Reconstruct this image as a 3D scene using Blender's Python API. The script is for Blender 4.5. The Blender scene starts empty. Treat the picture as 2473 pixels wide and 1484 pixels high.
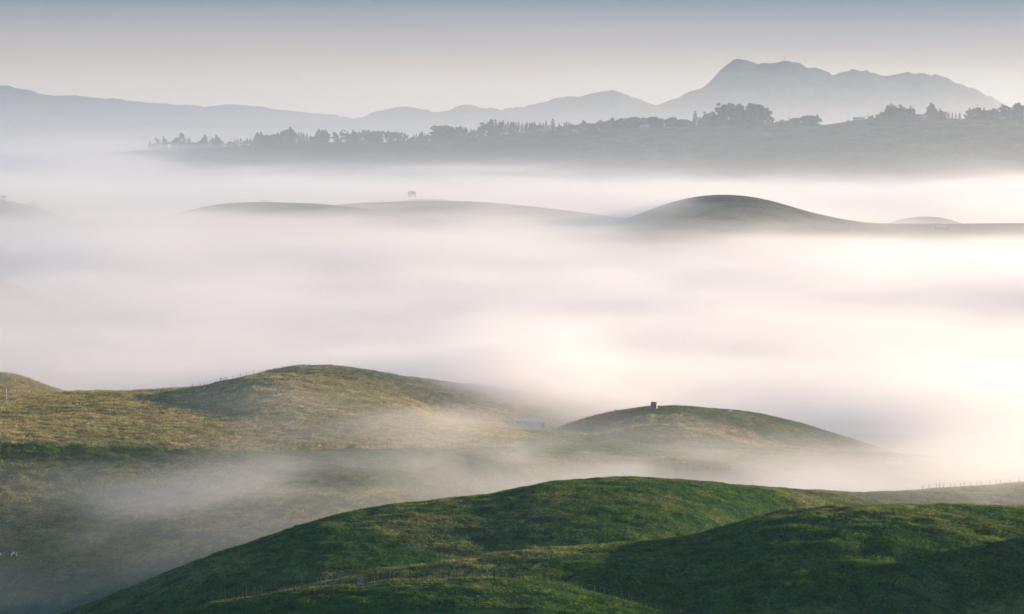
import bpy, math, random
import numpy as np

# ------------------------------------------------------------------ camera, sky, sun, exposure
sc = bpy.context.scene
PI = math.pi
CZ = 160.0                       # eye height above the datum (m)
PW, PH, HORIZON, FPX = 2473.0, 1484.0, 292.0, 2473.0 * 120 / 36
PITCH = math.atan((PH / 2 - HORIZON) / FPX)
cd = bpy.data.cameras.new('camera'); cam = bpy.data.objects.new('camera', cd)
sc.collection.objects.link(cam); sc.camera = cam
cd.lens = 120; cd.sensor_width = 36; cd.clip_start = 1.0; cd.clip_end = 90000
cam.location = (0, 0, CZ); cam.rotation_euler = (PI / 2 - PITCH, 0, 0)

SUN_AZ, SUN_EL = math.radians(57), math.radians(7.0)     # azimuth to the right of the view direction (+y)
w = bpy.data.worlds.new('World'); sc.world = w; w.use_nodes = True
nt = w.node_tree; nt.nodes.clear()
wo = nt.nodes.new('ShaderNodeOutputWorld'); bg = nt.nodes.new('ShaderNodeBackground')
sky = nt.nodes.new('ShaderNodeTexSky'); sky.sky_type = 'NISHITA'; sky.sun_disc = False
sky.sun_elevation = SUN_EL; sky.sun_rotation = SUN_AZ
sky.air_density = 1.0; sky.dust_density = 0.4; sky.ozone_density = 3.0; sky.altitude = 200
# a misty morning sky: pale and warm along the whole horizon, greyer and bluer above, clear sky overhead
def _n(t, **kw):
    k = nt.nodes.new(t)
    for a, b in kw.items(): setattr(k, a, b)
    return k
tc = _n('ShaderNodeTexCoord'); sx = _n('ShaderNodeSeparateXYZ'); nt.links.new(tc.outputs['Generated'], sx.inputs[0])
mr = _n('ShaderNodeMapRange'); nt.links.new(sx.outputs['Z'], mr.inputs[0]); mr.inputs[2].default_value = SKY_TOP = 0.10
rp = _n('ShaderNodeValToRGB')
mpn = _n('ShaderNodeMapping'); mpn.inputs['Scale'].default_value = (5, 5, 90); nt.links.new(tc.outputs['Generated'], mpn.inputs[0])     # thin uneven haze bands
nzn = _n('ShaderNodeTexNoise'); nzn.inputs['Scale'].default_value = 1.0; nzn.inputs['Detail'].default_value = 4; nt.links.new(mpn.outputs[0], nzn.inputs['Vector'])
nad = _n('ShaderNodeMath', operation='MULTIPLY_ADD'); nad.inputs[1].default_value = .10; nt.links.new(nzn.outputs['Fac'], nad.inputs[0])
nsb = _n('ShaderNodeMath', operation='SUBTRACT'); nsb.inputs[1].default_value = .05; nt.links.new(mr.outputs[0], nsb.inputs[0]); nt.links.new(nsb.outputs[0], nad.inputs[2])
nt.links.new(nad.outputs[0], rp.inputs[0])
SKY_STRENGTH = 0.145
stops = [(0.0, (1.0, .66, .36)), (.10, (.92, .64, .39)), (.18, (.78, .59, .45)), (.26, (.61, .52, .52)), (.35, (.33, .385, .445)), (.5, (.25, .33, .43)), (1.0, (.20, .29, .42))]
SKY_GAIN = 0.30
while len(rp.color_ramp.elements) < len(stops): rp.color_ramp.elements.new(.5)
for e, (p, c) in zip(rp.color_ramp.elements, stops): e.position = p; e.color = (*[q * SKY_GAIN / SKY_STRENGTH for q in c], 1)
wt = _n('ShaderNodeMapRange', interpolation_type='SMOOTHSTEP'); nt.links.new(sx.outputs['Z'], wt.inputs[0])
wt.inputs[1].default_value = .04; wt.inputs[2].default_value = .13; wt.inputs[3].default_value = 1; wt.inputs[4].default_value = 0
mx = _n('ShaderNodeMix', data_type='RGBA'); nt.links.new(wt.outputs[0], mx.inputs[0]); nt.links.new(sky.outputs[0], mx.inputs[6]); nt.links.new(rp.outputs[0], mx.inputs[7])
nt.links.new(mx.outputs[2], bg.inputs[0]); bg.inputs[1].default_value = SKY_STRENGTH
nt.links.new(bg.outputs[0], wo.inputs[0])

sl = bpy.data.lights.new('sun', 'SUN'); so = bpy.data.objects.new('sun', sl); sc.collection.objects.link(so)
sl.energy = 5.0; sl.angle = math.radians(0.5); sl.color = (1.0, 0.71, 0.44)
so.rotation_euler = (PI / 2 - SUN_EL, 0, PI - SUN_AZ); so.location = (300, 200, 400)

vs = sc.view_settings
vs.view_transform = 'Standard'; vs.look = 'None'; vs.gamma = 1; vs.use_curve_mapping = False; vs.exposure = 1.26
cy = sc.cycles; DN = True
cy.use_denoising = DN; cy.use_adaptive_sampling = True; cy.adaptive_threshold = 0.01
cy.max_bounces = 8; cy.diffuse_bounces = 2; cy.volume_bounces = 4; cy.transparent_max_bounces = 16
cy.volume_max_steps = 256; cy.volume_step_rate = 1.0
cy.caustics_reflective = False; cy.caustics_refractive = False

# ------------------------------------------------------------------ helpers
rng = np.random.default_rng(7); random.seed(7)
def _h(ix, iy, iz, seed):
    h = (ix.astype(np.int64) * 374761393 + iy.astype(np.int64) * 668265263 + iz.astype(np.int64) * 2147483647 + seed * 974634777) & 0xffffffff
    h = ((h ^ (h >> 13)) * 1274126177) & 0xffffffff
    h = ((h ^ (h >> 16)) * 2246822519) & 0xffffffff
    return ((h ^ (h >> 15)) & 0xffffff).astype(np.float32) / 16777215.0
def vnoise(x, y, z=None, seed=0):
    x, y = np.broadcast_arrays(np.asarray(x, np.float32), np.asarray(y, np.float32))
    ix, iy = np.floor(x), np.floor(y); fx, fy = x - ix, y - iy
    fx = fx * fx * (3 - 2 * fx); fy = fy * fy * (3 - 2 * fy)
    def lay(iz):
        a, b = _h(ix, iy, iz, seed), _h(ix + 1, iy, iz, seed)
        c, d = _h(ix, iy + 1, iz, seed), _h(ix + 1, iy + 1, iz, seed)
        return (a + (b - a) * fx) + ((c + (d - c) * fx) - (a + (b - a) * fx)) * fy
    if z is None: return lay(np.zeros_like(ix))
    z = np.broadcast_to(np.asarray(z, np.float32), x.shape); iz = np.floor(z); fz = z - iz; fz = fz * fz * (3 - 2 * fz)
    l0 = lay(iz); return l0 + (lay(iz + 1) - l0) * fz
def fbm(x, y, z=None, oct=4, seed=0, gain=0.5):
    s, a, n = 0.0, 1.0, 0.0
    for o in range(oct):
        s = s + a * vnoise(x * 2.03 ** o + 17.1 * o, y * 2.03 ** o - 9.7 * o, None if z is None else z * 2.03 ** o + 5.3 * o, seed + o)
        n += a; a *= gain
    return s / n                                       # 0..1
def sstep(a, b, x):
    t = np.clip((x - a) / (b - a), 0, 1); return t * t * (3 - 2 * t)
_c, _s = math.cos(PITCH), math.sin(PITCH)
def ray(ox, oy):                                       # picture point (2473 wide) -> slopes x/y, z/y of its sight line
    a = (np.asarray(ox, float) - PW / 2) / FPX; t = (PH / 2 - np.asarray(oy, float)) / FPX
    yc = _c + t * _s; return a / yc, (-_s + t * _c) / yc

COL = sc.collection
def link(name, data, parent=None):
    o = bpy.data.objects.new(name, data); COL.objects.link(o)
    if parent: o.parent = parent
    return o
def tag(o, label=None, cat=None, group=None, kind=None):
    if label: o['label'] = label
    if cat: o['category'] = cat
    if group: o['group'] = group
    if kind: o['kind'] = kind
    return o

# ------------------------------------------------------------------ the land
UG = np.concatenate([np.linspace(-1.6, -0.2, 60)[:-1], np.linspace(-0.2, 0.2, 801), np.linspace(0.2, 1.6, 60)[1:]])
def smooth(a, sig):
    k = np.arange(-int(3 * sig), int(3 * sig) + 1); g = np.exp(-k * k / (2 * sig * sig)); g /= g.sum()
    p = np.pad(a, len(k) // 2, mode='edge'); return np.convolve(p, g, 'valid')
US = np.linspace(-0.22, 0.22, 1201)
class Ridge:
    """a rise whose skyline runs through the points (px, py, distance)"""
    def __init__(s, pts, rf, kf, rb, kb, sig=8, ends=None):
        p = np.array(pts, float)
        u, v = ray(p[:, 0], p[:, 1])
        s.v = smooth(np.interp(US, u, v), sig); s.d = smooth(np.interp(US, u, p[:, 2]), 20)
        s.rf, s.kf, s.rb, s.kb = rf, kf, rb, kb
        s.off = np.zeros_like(US)
        ss = np.linspace(-2 * rf, 6 * rb, 400)[:, None]
        for _ in range(3):
            d = s.d[None] + ss
            s.off += (s.v - (s.raw(s.v * s.d + s.off, ss) / d).max(0)) * s.d
        s.zc = s.v * s.d + s.off
    def raw(s, zc, t):
        r = np.where(t < 0, s.rf, s.rb); k = np.where(t < 0, s.kf, s.kb)
        return zc - k * (np.sqrt(t * t + r * r) - r)
    def __call__(s, u, d):
        return s.raw(np.interp(u, US, s.zc), d - np.interp(u, US, s.d))
class Loft:
    """a slope laid through several lines of points (px, py, distance)"""
    def __init__(s, rows, kf, kb, sig=14):
        s.D, s.Z = [], []
        for r in rows:
            p = np.array(r, float); u, v = ray(p[:, 0], p[:, 1])
            s.D.append(smooth(np.interp(US, u, p[:, 2]), sig)); s.Z.append(smooth(np.interp(US, u, v * p[:, 2]), sig))
        s.kf, s.kb = kf, kb
    def __call__(s, u, d):
        D = [np.interp(u, US, q) for q in s.D]; Z = [np.interp(u, US, q) for q in s.Z]
        n = len(D); m = []
        for i in range(n):
            a, b = max(i - 1, 0), min(i + 1, n - 1)
            m.append((Z[b] - Z[a]) / (D[b] - D[a]))
        z = Z[0] - s.kf * (D[0] - d)
        for i in range(n - 1):
            L = D[i + 1] - D[i]; t = np.clip((d - D[i]) / L, 0, 1)
            h = (2*t**3 - 3*t**2 + 1) * Z[i] + (t**3 - 2*t**2 + t) * L * m[i] + (-2*t**3 + 3*t**2) * Z[i+1] + (t**3 - t**2) * L * m[i+1]
            z = np.where(d > D[i], h, z)
        e = d - D[-1]
        return np.where(e > 0, Z[-1] + m[-1] * 0 - s.kb * (np.sqrt(e * e + 900) - 30), z)

near = {
 'fence_mound': Ridge([(200,1560,585),(530,1450,585),(700,1425,585),(880,1408,585),(1000,1399,585),(1150,1395,585),(1310,1405,583),(1450,1437,580),(1550,1462,576),(1640,1486,572),(1800,1530,565),(2100,1640,560)], 25, .15, 9, .26),
 'foreground_hill': Ridge([(0,1660,600),(300,1545,605),(550,1465,610),(730,1420,615),(900,1382,618),(1100,1350,622),(1300,1326,628),(1500,1312,634),(1640,1300,640),(1750,1275,643),(1850,1243,646),(1930,1229,648),(2050,1222,650),(2200,1219,652),(2330,1221,656),(2473,1226,660),(2700,1240,670)], 34, .17, 22, .26),
 'middle_hill': Ridge([(-200,1600,700),(0,1545,700),(150,1486,705),(300,1425,712),(500,1345,725),(650,1294,740),(800,1244,755),(920,1222,765),(1060,1208,775),(1180,1193,782),(1320,1165,790),(1450,1155,795),(1580,1155,800),(1700,1163,810),(1800,1175,825),(1900,1182,845),(2000,1188,865),(2150,1190,890),(2300,1178,910),(2473,1164,920),(2800,1150,930)], 45, .155, 35, .26),
 'left_hillside': Loft([
    [(-300,1640,800),(150,1490,800),(420,1372,838),(560,1312,866),(730,1236,905),(900,1192,952),(1060,1170,992),(1300,1142,1040),(1600,1122,1085),(1900,1135,1090),(2473,1190,1060)],
    [(0,1280,900),(300,1240,920),(600,1190,945),(900,1140,985),(1100,1128,1015),(1400,1116,1060),(1700,1112,1105),(2473,1160,1100)],
    [(0,1077,1010),(300,1086,1015),(600,1089,1020),(900,1084,1040),(1100,1084,1060),(1250,1086,1082),(1400,1090,1102),(1600,1100,1130),(2473,1140,1140)],
    [(0,990,1130),(500,1000,1138),(1000,1004,1150),(1150,1032,1170),(1300,1044,1200),(1500,1054,1220),(2473,1120,1220)],
    [(0,965,1205),(160,948,1240),(300,948,1250),(480,938,1250),(900,980,1235),(1100,1012,1235),(1300,1048,1285),(1500,1060,1300),(2473,1120,1320)]], .1, .2),
 'brow': Ridge([(360,965,1240),(420,947,1238),(480,936,1235),(560,916,1232),(620,904,1230),(690,902,1230),(760,910,1230),(830,920,1230),(900,937,1228),(1000,963,1225),(1080,1002,1222),(1160,1050,1220),(1300,1120,1220)], 60, .085, 22, .25),
 'mound': Ridge([(380,990,1400),(480,950,1390),(560,925,1380),(620,904,1375),(680,887,1370),(740,882,1370),(800,884,1370),(880,893,1370),(940,906,1372),(1000,915,1375),(1100,925,1385),(1200,934,1395),(1300,951,1405),(1400,970,1410),(1500,992,1415),(1700,1060,1420)], 60, .07, 40, .2),
 'left_knoll': Ridge([(-300,890,1400),(0,898,1390),(40,904,1385),(90,925,1380),(160,949,1380),(250,975,1380),(400,1050,1380)], 50, .08, 40, .2),
 'tank_hill': Ridge([(1150,1110,1280),(1250,1068,1275),(1340,1036,1268),(1420,1008,1264),(1500,989,1262),(1560,982,1262),(1650,982,1262),(1750,989,1264),(1850,1001,1270),(1950,1026,1276),(2050,1057,1284),(2150,1092,1292),(2300,1150,1300),(2473,1200,1310)], 30, .165, 35, .24),
 'bank': Ridge([(1280,1130,1195),(1380,1082,1200),(1430,1062,1205),(1480,1043,1210),(1560,1027,1214),(1620,1029,1214),(1680,1041,1212),(1750,1061,1207),(1820,1086,1202),(1880,1112,1198),(2000,1160,1190)], 16, .12, 5, .40),
}
far = {
 'left_valley_hill': Ridge([(-300,650,2350),(0,678,2350),(40,687,2350),(80,705,2360),(130,730,2370),(250,800,2370)], 90, .12, 80, .2),
 'far_left_hill': Ridge([(-300,470,3500),(0,481,3500),(20,486,3500),(80,500,3500),(200,540,3500)], 90, .12, 80, .2),
 'long_low_hill': Ridge([(380,530,3560),(440,511,3555),(500,497,3550),(560,490,3550),(640,488,3550),(750,492,3550),(850,501,3550),(940,518,3550),(1050,560,3550)], 120, .1, 80, .2),
 'long_hill': Ridge([(500,560,3720),(700,510,3720),(850,491,3710),(950,488,3705),(1050,486,3700),(1130,488,3700),(1200,492,3700),(1300,502,3700),(1400,513,3700),(1500,526,3700),(1650,560,3700)], 120, .1, 80, .2),
 'lone_tree_hill': Ridge([(800,540,4150),(900,500,4150),(980,480,4150),(1060,480,4150),(1150,494,4150),(1300,540,4150)], 100, .1, 80, .2),
 'round_hill': Ridge([(1400,590,3510),(1500,533,3500),(1560,509,3500),(1620,487,3500),(1680,473,3500),(1750,468,3500),(1820,474,3490),(1880,489,3480),(1940,508,3470),(2000,523,3460),(2100,542,3450),(2180,554,3440),(2250,561,3430),(2350,568,3420),(2473,575,3420),(2800,600,3400)], 140, .13, 90, .2),
 'small_far_hill': Ridge([(2000,600,3850),(2080,562,3850),(2130,542,3850),(2180,528,3850),(2240,522,3850),(2290,528,3850),(2340,545,3850),(2400,570,3850),(2473,610,3850)], 90, .12, 80, .2),
 'low_right_hill': Ridge([(2100,600,4000),(2250,566,4000),(2330,558,4000),(2400,559,4000),(2473,566,4000),(2700,580,4000)], 90, .12, 80, .2),
 'wooded_ridge': Ridge([(0,400,6900),(200,375,6850),(340,362,6800),(435,361,6780),(540,355,6750),(660,348,6700),(785,344,6650),(960,344,6600),(1080,341,6550),(1200,326,6500),(1320,319,6450),(1440,313,6400),(1570,307,6400),(1690,304,6380),(1870,305,6350),(1980,304,6330),(2010,301,6320),(2055,293,6310),(2110,286,6300),(2200,284,6300),(2300,287,6300),(2473,290,6300),(2800,300,6300)], 250, .2, 150, .3, sig=5),
}
mountains = {
 'distant_range': Ridge([(-300,190,13000),(0,207,13000),(50,217,13000),(110,236,13000),(200,240,13000),(280,240,13000),(340,244,13000),(400,248,13000),(470,253,13000),(560,249,13000),(640,260,13000),(700,270,13000),(800,282,13000),(840,288,13000),(900,300,13000),(1100,330,13000)], 500, .35, 400, .35, sig=2.5),
 'distant_hills': Ridge([(700,320,11500),(830,295,11500),(870,287,11500),(905,272,11500),(940,263,11500),(985,258,11500),(1020,264,11500),(1050,274,11500),(1080,271,11500),(1105,261,11500),(1140,258,11500),(1180,270,11500),(1215,274,11500),(1250,271,11500),(1290,259,11500),(1330,247,11500),(1375,236,11500),(1395,238,11500),(1430,229,11500),(1480,219,11500),(1510,230,11500),(1535,240,11500),(1580,260,11500),(1700,300,11500)], 500, .35, 400, .35, sig=2.2),
 'mountain': Ridge([(1450,295,10000),(1560,264,10000),(1600,254,10000),(1650,235,10000),(1680,224,10000),(1700,215,10000),(1715,200,10000),(1730,183,10000),(1755,158,10000),(1772,147,10000),(1790,147,10000),(1815,153,10000),(1840,159,10000),(1870,157,10000),(1900,156,10000),(1930,160,10000),(1970,172,10000),(2010,185,10000),(2040,180,10000),(2070,176,10000),(2110,177,10000),(2137,188,10000),(2160,177,10000),(2190,172,10000),(2240,172,10000),(2275,180,10000),(2310,193,10000),(2350,210,10000),(2380,225,10000),(2430,248,10000),(2500,285,10000),(2700,330,10000)], 420, .45, 400, .4, sig=1.6),
}
FLOOR = -158.0
def blend(zs, k):
    zs = np.stack(zs); m = zs.max(0)
    return m + k * np.log(np.exp(np.clip((zs - m) / k, -40, 0)).sum(0)), zs.argmax(0)
def land_near(u, d, fine=True):
    fl = np.full(np.broadcast(u, d).shape, FLOOR)
    home = -6 - .19 * d + fl * 0                                        # the slope the viewer stands on
    x, y = u * d, d
    side = -50 - 3.0 * np.sqrt(((x - 190) / 9) ** 2 + 4) - 60 * sstep(640, 700, y) - 260 * sstep(690, 900, y) - 60 * sstep(430, 330, y) + 2   # unseen hill added right of the view to shade the foreground
    z, a = blend([r(u, d) for r in near.values()] + [home, side, fl], 0.9)
    z = z + 0.9 * (fbm(x / 45, y / 45, oct=3, seed=11) - .5)
    g0 = near['left_hillside']; D0 = np.interp(u, US, g0.D[0]) + 9 * (fbm(x / 22, x * 0 + 3.3, oct=3, seed=15) - .5)
    z = z - 1.5 * np.exp(-((d - D0) / 2.0) ** 2) * sstep(-.122, -.112, u) * sstep(-.01, -.03, u)
    if fine:
        z = z + .07 * np.sin(2 * PI * (z / .85 + 1.6 * fbm(x / 30, y / 30, oct=2, seed=19))) * sstep(.35, .6, fbm(x / 40, y / 40, oct=2, seed=23))
        z = z + 0.55 * (fbm(x / 7, y / 7, oct=3, seed=21) - .5) + 0.2 * (fbm(x / 1.6, y / 2.2, oct=2, seed=31) - .5)
    return z + CZ, a
def land_far(u, d):
    fl = np.full(np.broadcast(u, d).shape, FLOOR)
    z, a = blend([r(u, d) for r in far.values()] + [fl], 3.0)
    x, y = u * d, d
    z = z + 3.0 * (fbm(x / 160, y / 160, oct=4, seed=41) - .5)
    return z + CZ, a
def land_mtn(u, d):
    fl = np.full(np.broadcast(u, d).shape, FLOOR)
    z, a = blend([r(u, d) for r in mountains.values()] + [fl], 4.0)
    x, y = u * d, d
    z = z + (44 * (fbm(x / 420, y / 420, oct=5, seed=51, gain=.55) - .5) + 14 * (vnoise(x / 18, y / 60, seed=55) - .5)) * sstep(0, 60, z - FLOOR)
    return z + CZ, a
SEAM1, SEAM2 = 1900.0, 8300.0
def land(u, d):
    u, d = np.broadcast_arrays(np.asarray(u, float), np.asarray(d, float))
    z = land_near(u, np.minimum(d, SEAM1))[0]
    return np.where(d > SEAM2, land_mtn(u, d)[0], np.where(d > SEAM1, land_far(u, d)[0], z))
def hit(ox, oy, dmin=500, dmax=8000, n=4000):          # where the sight line through a picture point meets the land
    u, v = ray(ox, oy); d = dmin * (dmax / dmin) ** np.linspace(0, 1, n)
    z = land(np.full(n, float(u)), d); i = np.argmax(z >= CZ + v * d)
    d0 = d[i] if z[i] >= CZ + v * d[i] else dmax
    return float(u * d0), float(d0), float(land(np.array([float(u)]), np.array([d0]))[0])
def zat(x, y): return float(land(np.array([x / y]), np.array([y]))[0])

def mat_new(name):
    m = bpy.data.materials.new(name); m.use_nodes = True
    n = m.node_tree; n.nodes.clear(); return m, n
def N(n, t, **kw):
    k = n.nodes.new(t)
    for a, b in kw.items(): setattr(k, a, b)
    return k
def noise_node(n, vec, scale, detail=3, rough=.55, sx=1, sy=1, sz=1):
    mp = N(n, 'ShaderNodeMapping'); mp.inputs['Scale'].default_value = (sx, sy, sz); n.links.new(vec, mp.inputs[0])
    t = N(n, 'ShaderNodeTexNoise'); t.inputs['Scale'].default_value = scale; t.inputs['Detail'].default_value = detail
    t.inputs['Roughness'].default_value = rough; n.links.new(mp.outputs[0], t.inputs['Vector']); return t.outputs['Fac']
def ramp(n, fac, stops):
    r = N(n, 'ShaderNodeValToRGB'); e = r.color_ramp.elements
    while len(e) < len(stops): e.new(0.5)
    for k, (p, c) in zip(e, stops): k.position = p; k.color = (*c, 1)
    n.links.new(fac, r.inputs[0]); return r.outputs[0]
def mix(n, fac, a, b, mode='MIX'):
    m = N(n, 'ShaderNodeMix', data_type='RGBA', blend_type=mode)
    for s, v in ((m.inputs[0], fac), (m.inputs[6], a), (m.inputs[7], b)):
        if isinstance(v, (int, float)): s.default_value = v
        elif isinstance(v, tuple): s.default_value = (*v, 1)
        else: n.links.new(v, s)
    return m.outputs[2]
def grass_material(name, green, dry, scale=1.0, bump=.5, blades=False):
    m, n = mat_new(name); out = N(n, 'ShaderNodeOutputMaterial'); g = N(n, 'ShaderNodeNewGeometry'); P = g.outputs['Position']
    at = N(n, 'ShaderNodeAttribute', attribute_name='dry')
    big = noise_node(n, P, .03 * scale, 4, .6); mid = noise_node(n, P, .28 * scale, 4, .65, 1, .6, 1); fine = noise_node(n, P, 1.5 * scale, 3, .7, 1, .5, 1)
    cg = mix(n, ramp(n, mid, [(.35, tuple(c * .55 for c in green)), (.5, green), (.68, (green[0] * 1.5 + .01, green[1] * 1.25, green[2] * .9))]), (0, 0, 0), (0, 0, 0))
    col_g = ramp(n, mid, [(.35, tuple(c * .5 for c in green)), (.5, green), (.66, (green[0] * 1.7 + .01, green[1] * 1.3, green[2] * .9))])
    col_d = ramp(n, mid, [(.33, tuple(c * .45 for c in dry)), (.5, dry), (.68, tuple(min(1, c * 1.5) for c in dry))])
    a = N(n, 'ShaderNodeMath', operation='ADD'); n.links.new(at.outputs['Fac'], a.inputs[0])
    b = N(n, 'ShaderNodeMapRange'); b.inputs[1].default_value = .35; b.inputs[2].default_value = .65; b.inputs[3].default_value = -.35; b.inputs[4].default_value = .35
    n.links.new(big, b.inputs[0]); n.links.new(b.outputs[0], a.inputs[1]); a.use_clamp = True
    col = mix(n, a.outputs[0], col_g, col_d)
    col = mix(n, .8, col, ramp(n, fine, [(.3, (.35, .35, .35)), (.7, (1.5, 1.5, 1.5))]), 'MULTIPLY')
    d1 = N(n, 'ShaderNodeBsdfDiffuse'); n.links.new(col, d1.inputs[0]); sh = d1.outputs[0]
    if blades:
        tr = N(n, 'ShaderNodeBsdfTranslucent'); n.links.new(col, tr.inputs[0])
        ms = N(n, 'ShaderNodeMixShader'); ms.inputs[0].default_value = .5
        n.links.new(d1.outputs[0], ms.inputs[1]); n.links.new(tr.outputs[0], ms.inputs[2]); sh = ms.outputs[0]
    elif bump:
        bp = N(n, 'ShaderNodeBump'); bp.inputs['Strength'].default_value = bump; bp.inputs['Distance'].default_value = .35 / scale
        n.links.new(fine, bp.inputs['Height']); n.links.new(bp.outputs[0], d1.inputs['Normal'])
    n.links.new(sh, out.inputs[0]); return m
GREEN, DRY = (.023, .070, .022), (.22, .17, .07)
M = {'grass': grass_material('grass', GREEN, DRY), 'blades': grass_material('grass_blades', (.055, .135, .028), (.37, .315, .135), blades=True),
     'far_grass': grass_material('far_grass', (.05, .07, .03), (.13, .10, .05), .12, .12), 'forest': grass_material('forest_slope', (.03, .045, .025), (.06, .06, .04), .06, .4)}

def dry_and_lit(x, y):                                     # pasture colour: the upper field is hay-dry, the hollows stay green; some sunlit tones are painted in too
    ln = np.interp(x / y, *[np.array(q) for q in zip(*[(float(ray(a, b)[0]), d) for a, b, d in [(0,1077,1010),(300,1086,1015),(600,1089,1020),(900,1084,1040),(1100,1084,1060),(1250,1086,1090),(1420,1090,1140),(1600,1040,1235)]])])
    fld = sstep(-2, 2, y - ln + 5 * (fbm(x / 14, y / 14, oct=2, seed=3) - .5)) * sstep(1290 / 8243 - .15, 1240 / 8243 - .15, x / y)
    bk = near['bank']; bd = y - np.interp(x / y, US, bk.d)
    fld = np.maximum(fld, .95 * sstep(-1.5, 1.5, bd) * sstep(34, 22, bd + 10 * (fbm(x / 12, y / 12, oct=2, seed=9) - .5)) * sstep(.017, .03, x / y) * sstep(.085, .07, x / y))
    fh = near['foreground_hill']; fd = y - np.interp(x / y, US, fh.d)
    fld = np.maximum(fld, .8 * np.exp(-((fd - 4) / 9.0) ** 2) * sstep(.045, .0, x / y))  # backlit yellow rim of the foreground crest, painted in as dry grass colour
    fld = np.maximum(fld, .26 * sstep(840, 900, y) * sstep(1015, 985, y))  # olive tint of the left slope, raised so it looks sunlit
    base = .03 + .09 * sstep(760, 900, y) + .28 * (fbm(x / 60, y / 90, oct=3, seed=5) - .5)
    return np.clip(base + .75 * fld, 0, 1).astype(np.float32)

def sheet(name, u, d, fn, names, mats, dry=None):
    U, D = np.meshgrid(u, d); Z, A = fn(U, D); nr, ncol = U.shape
    V = np.stack([U * D, D, Z], -1).reshape(-1, 3).astype(np.float32)
    i = np.arange(nr * ncol).reshape(nr, ncol)
    Q = np.stack([i[:-1, :-1], i[:-1, 1:], i[1:, 1:], i[1:, :-1]], -1).reshape(-1, 4)
    fa = A[:-1, :-1].reshape(-1)
    for k, (nm, mt) in enumerate(zip(names, mats)):
        q = Q[np.isin(fa, nm[1])]
        if not len(q): continue
        used, inv = np.unique(q, return_inverse=True)
        me = bpy.data.meshes.new(nm[0]); v = V[used]; inv = inv.reshape(-1)
        me.vertices.add(len(v)); me.vertices.foreach_set('co', v.ravel())
        me.loops.add(len(inv)); me.loops.foreach_set('vertex_index', inv.astype(np.int32))
        me.polygons.add(len(q)); me.polygons.foreach_set('loop_start', np.arange(0, len(inv), 4, dtype=np.int32))
        me.polygons.foreach_set('use_smooth', np.ones(len(q), bool))
        at = me.attributes.new('dry', 'FLOAT', 'POINT')
        at.data.foreach_set('value', dry_and_lit(v[:, 0], v[:, 1]) if dry is None else np.full(len(v), dry, np.float32))
        me.update(calc_edges=True); me.materials.append(M[mt])
        tag(link(nm[0], me), kind='structure')
def cols(step, edge=.19, outer=1.5, n=26):
    c = np.arange(-edge, edge + step, step); o = edge + (outer - edge) * (np.arange(1, n + 1) / n) ** 1.6
    return np.concatenate([-o[::-1], c, o])
nk = list(near); ix = lambda *a: [nk.index(k) for k in a]
dn = [40.]
while dn[-1] < SEAM1:
    q = dn[-1]; dn.append(q + (q * .05 if q < 480 else q * .0015 if q < 1420 else 12))
dn[-1] = SEAM1
sheet('near', cols(.00095), np.array(dn), land_near,
      [('foreground_hill', ix('foreground_hill')), ('fence_mound', ix('fence_mound')), ('grassy_hill', ix('middle_hill')), ('pasture_slope', ix('left_hillside')),
       ('pasture_knoll', ix('brow', 'mound', 'left_knoll')), ('tank_hill', ix('tank_hill', 'bank')), ('valley_floor', [len(nk), len(nk) + 2]), ('side_hill', [len(nk) + 1])], ['grass'] * 8)
fk = list(far); n = 1
df = [SEAM1]
while df[-1] < SEAM2: df.append(df[-1] * 1.0045)
df[-1] = SEAM2
sheet('far', cols(.0012), np.array(df), land_far,
      [('far_hill', [i for i, k in enumerate(fk) if k not in ('round_hill', 'wooded_ridge')]), ('round_hill', [fk.index('round_hill')]), ('wooded_ridge', [fk.index('wooded_ridge')]), ('far_valley', [len(fk)])], ['far_grass'] * 4, dry=.35)
mk = list(mountains)
dm = np.concatenate([np.linspace(SEAM2, 15500, 150), [17000, 19000]])
sheet('mtn', cols(.0011, outer=.68), dm, land_mtn, [('distant_range', [0]), ('distant_hills', [1]), ('mountain', [2]), ('plain', [3])], ['forest'] * 4, dry=.3)

# ------------------------------------------------------------------ air: thin even haze and the fog lying in the valleys
def box_mesh(name, lo, hi):
    me = bpy.data.meshes.new(name); (a, b, c), (d, e, f) = lo, hi
    me.from_pydata([(a,b,c),(d,b,c),(d,e,c),(a,e,c),(a,b,f),(d,b,f),(d,e,f),(a,e,f)], [], [(0,3,2,1),(4,5,6,7),(0,1,5,4),(1,2,6,5),(2,3,7,6),(3,0,4,7)]); return me
def vol_material(name, color, density, g, step=None):
    m, n = mat_new(name); o = N(n, 'ShaderNodeOutputMaterial'); v = N(n, 'ShaderNodeVolumePrincipled')
    v.inputs['Color'].default_value = (*color, 1); v.inputs['Density'].default_value = density; v.inputs['Anisotropy'].default_value = g
    n.links.new(v.outputs[0], o.inputs['Volume'])
    if step: m.cycles.volume_step_rate = step
    return m
HAZE = 3.4e-5
hz = link('haze', box_mesh('haze', (-13500, -500, FLOOR + CZ - 3), (13500, 19500, 372)))
hz.data.materials.append(vol_material('haze', (.44, .70, 1.0), HAZE, .3)); tag(hz, kind='stuff')

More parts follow.
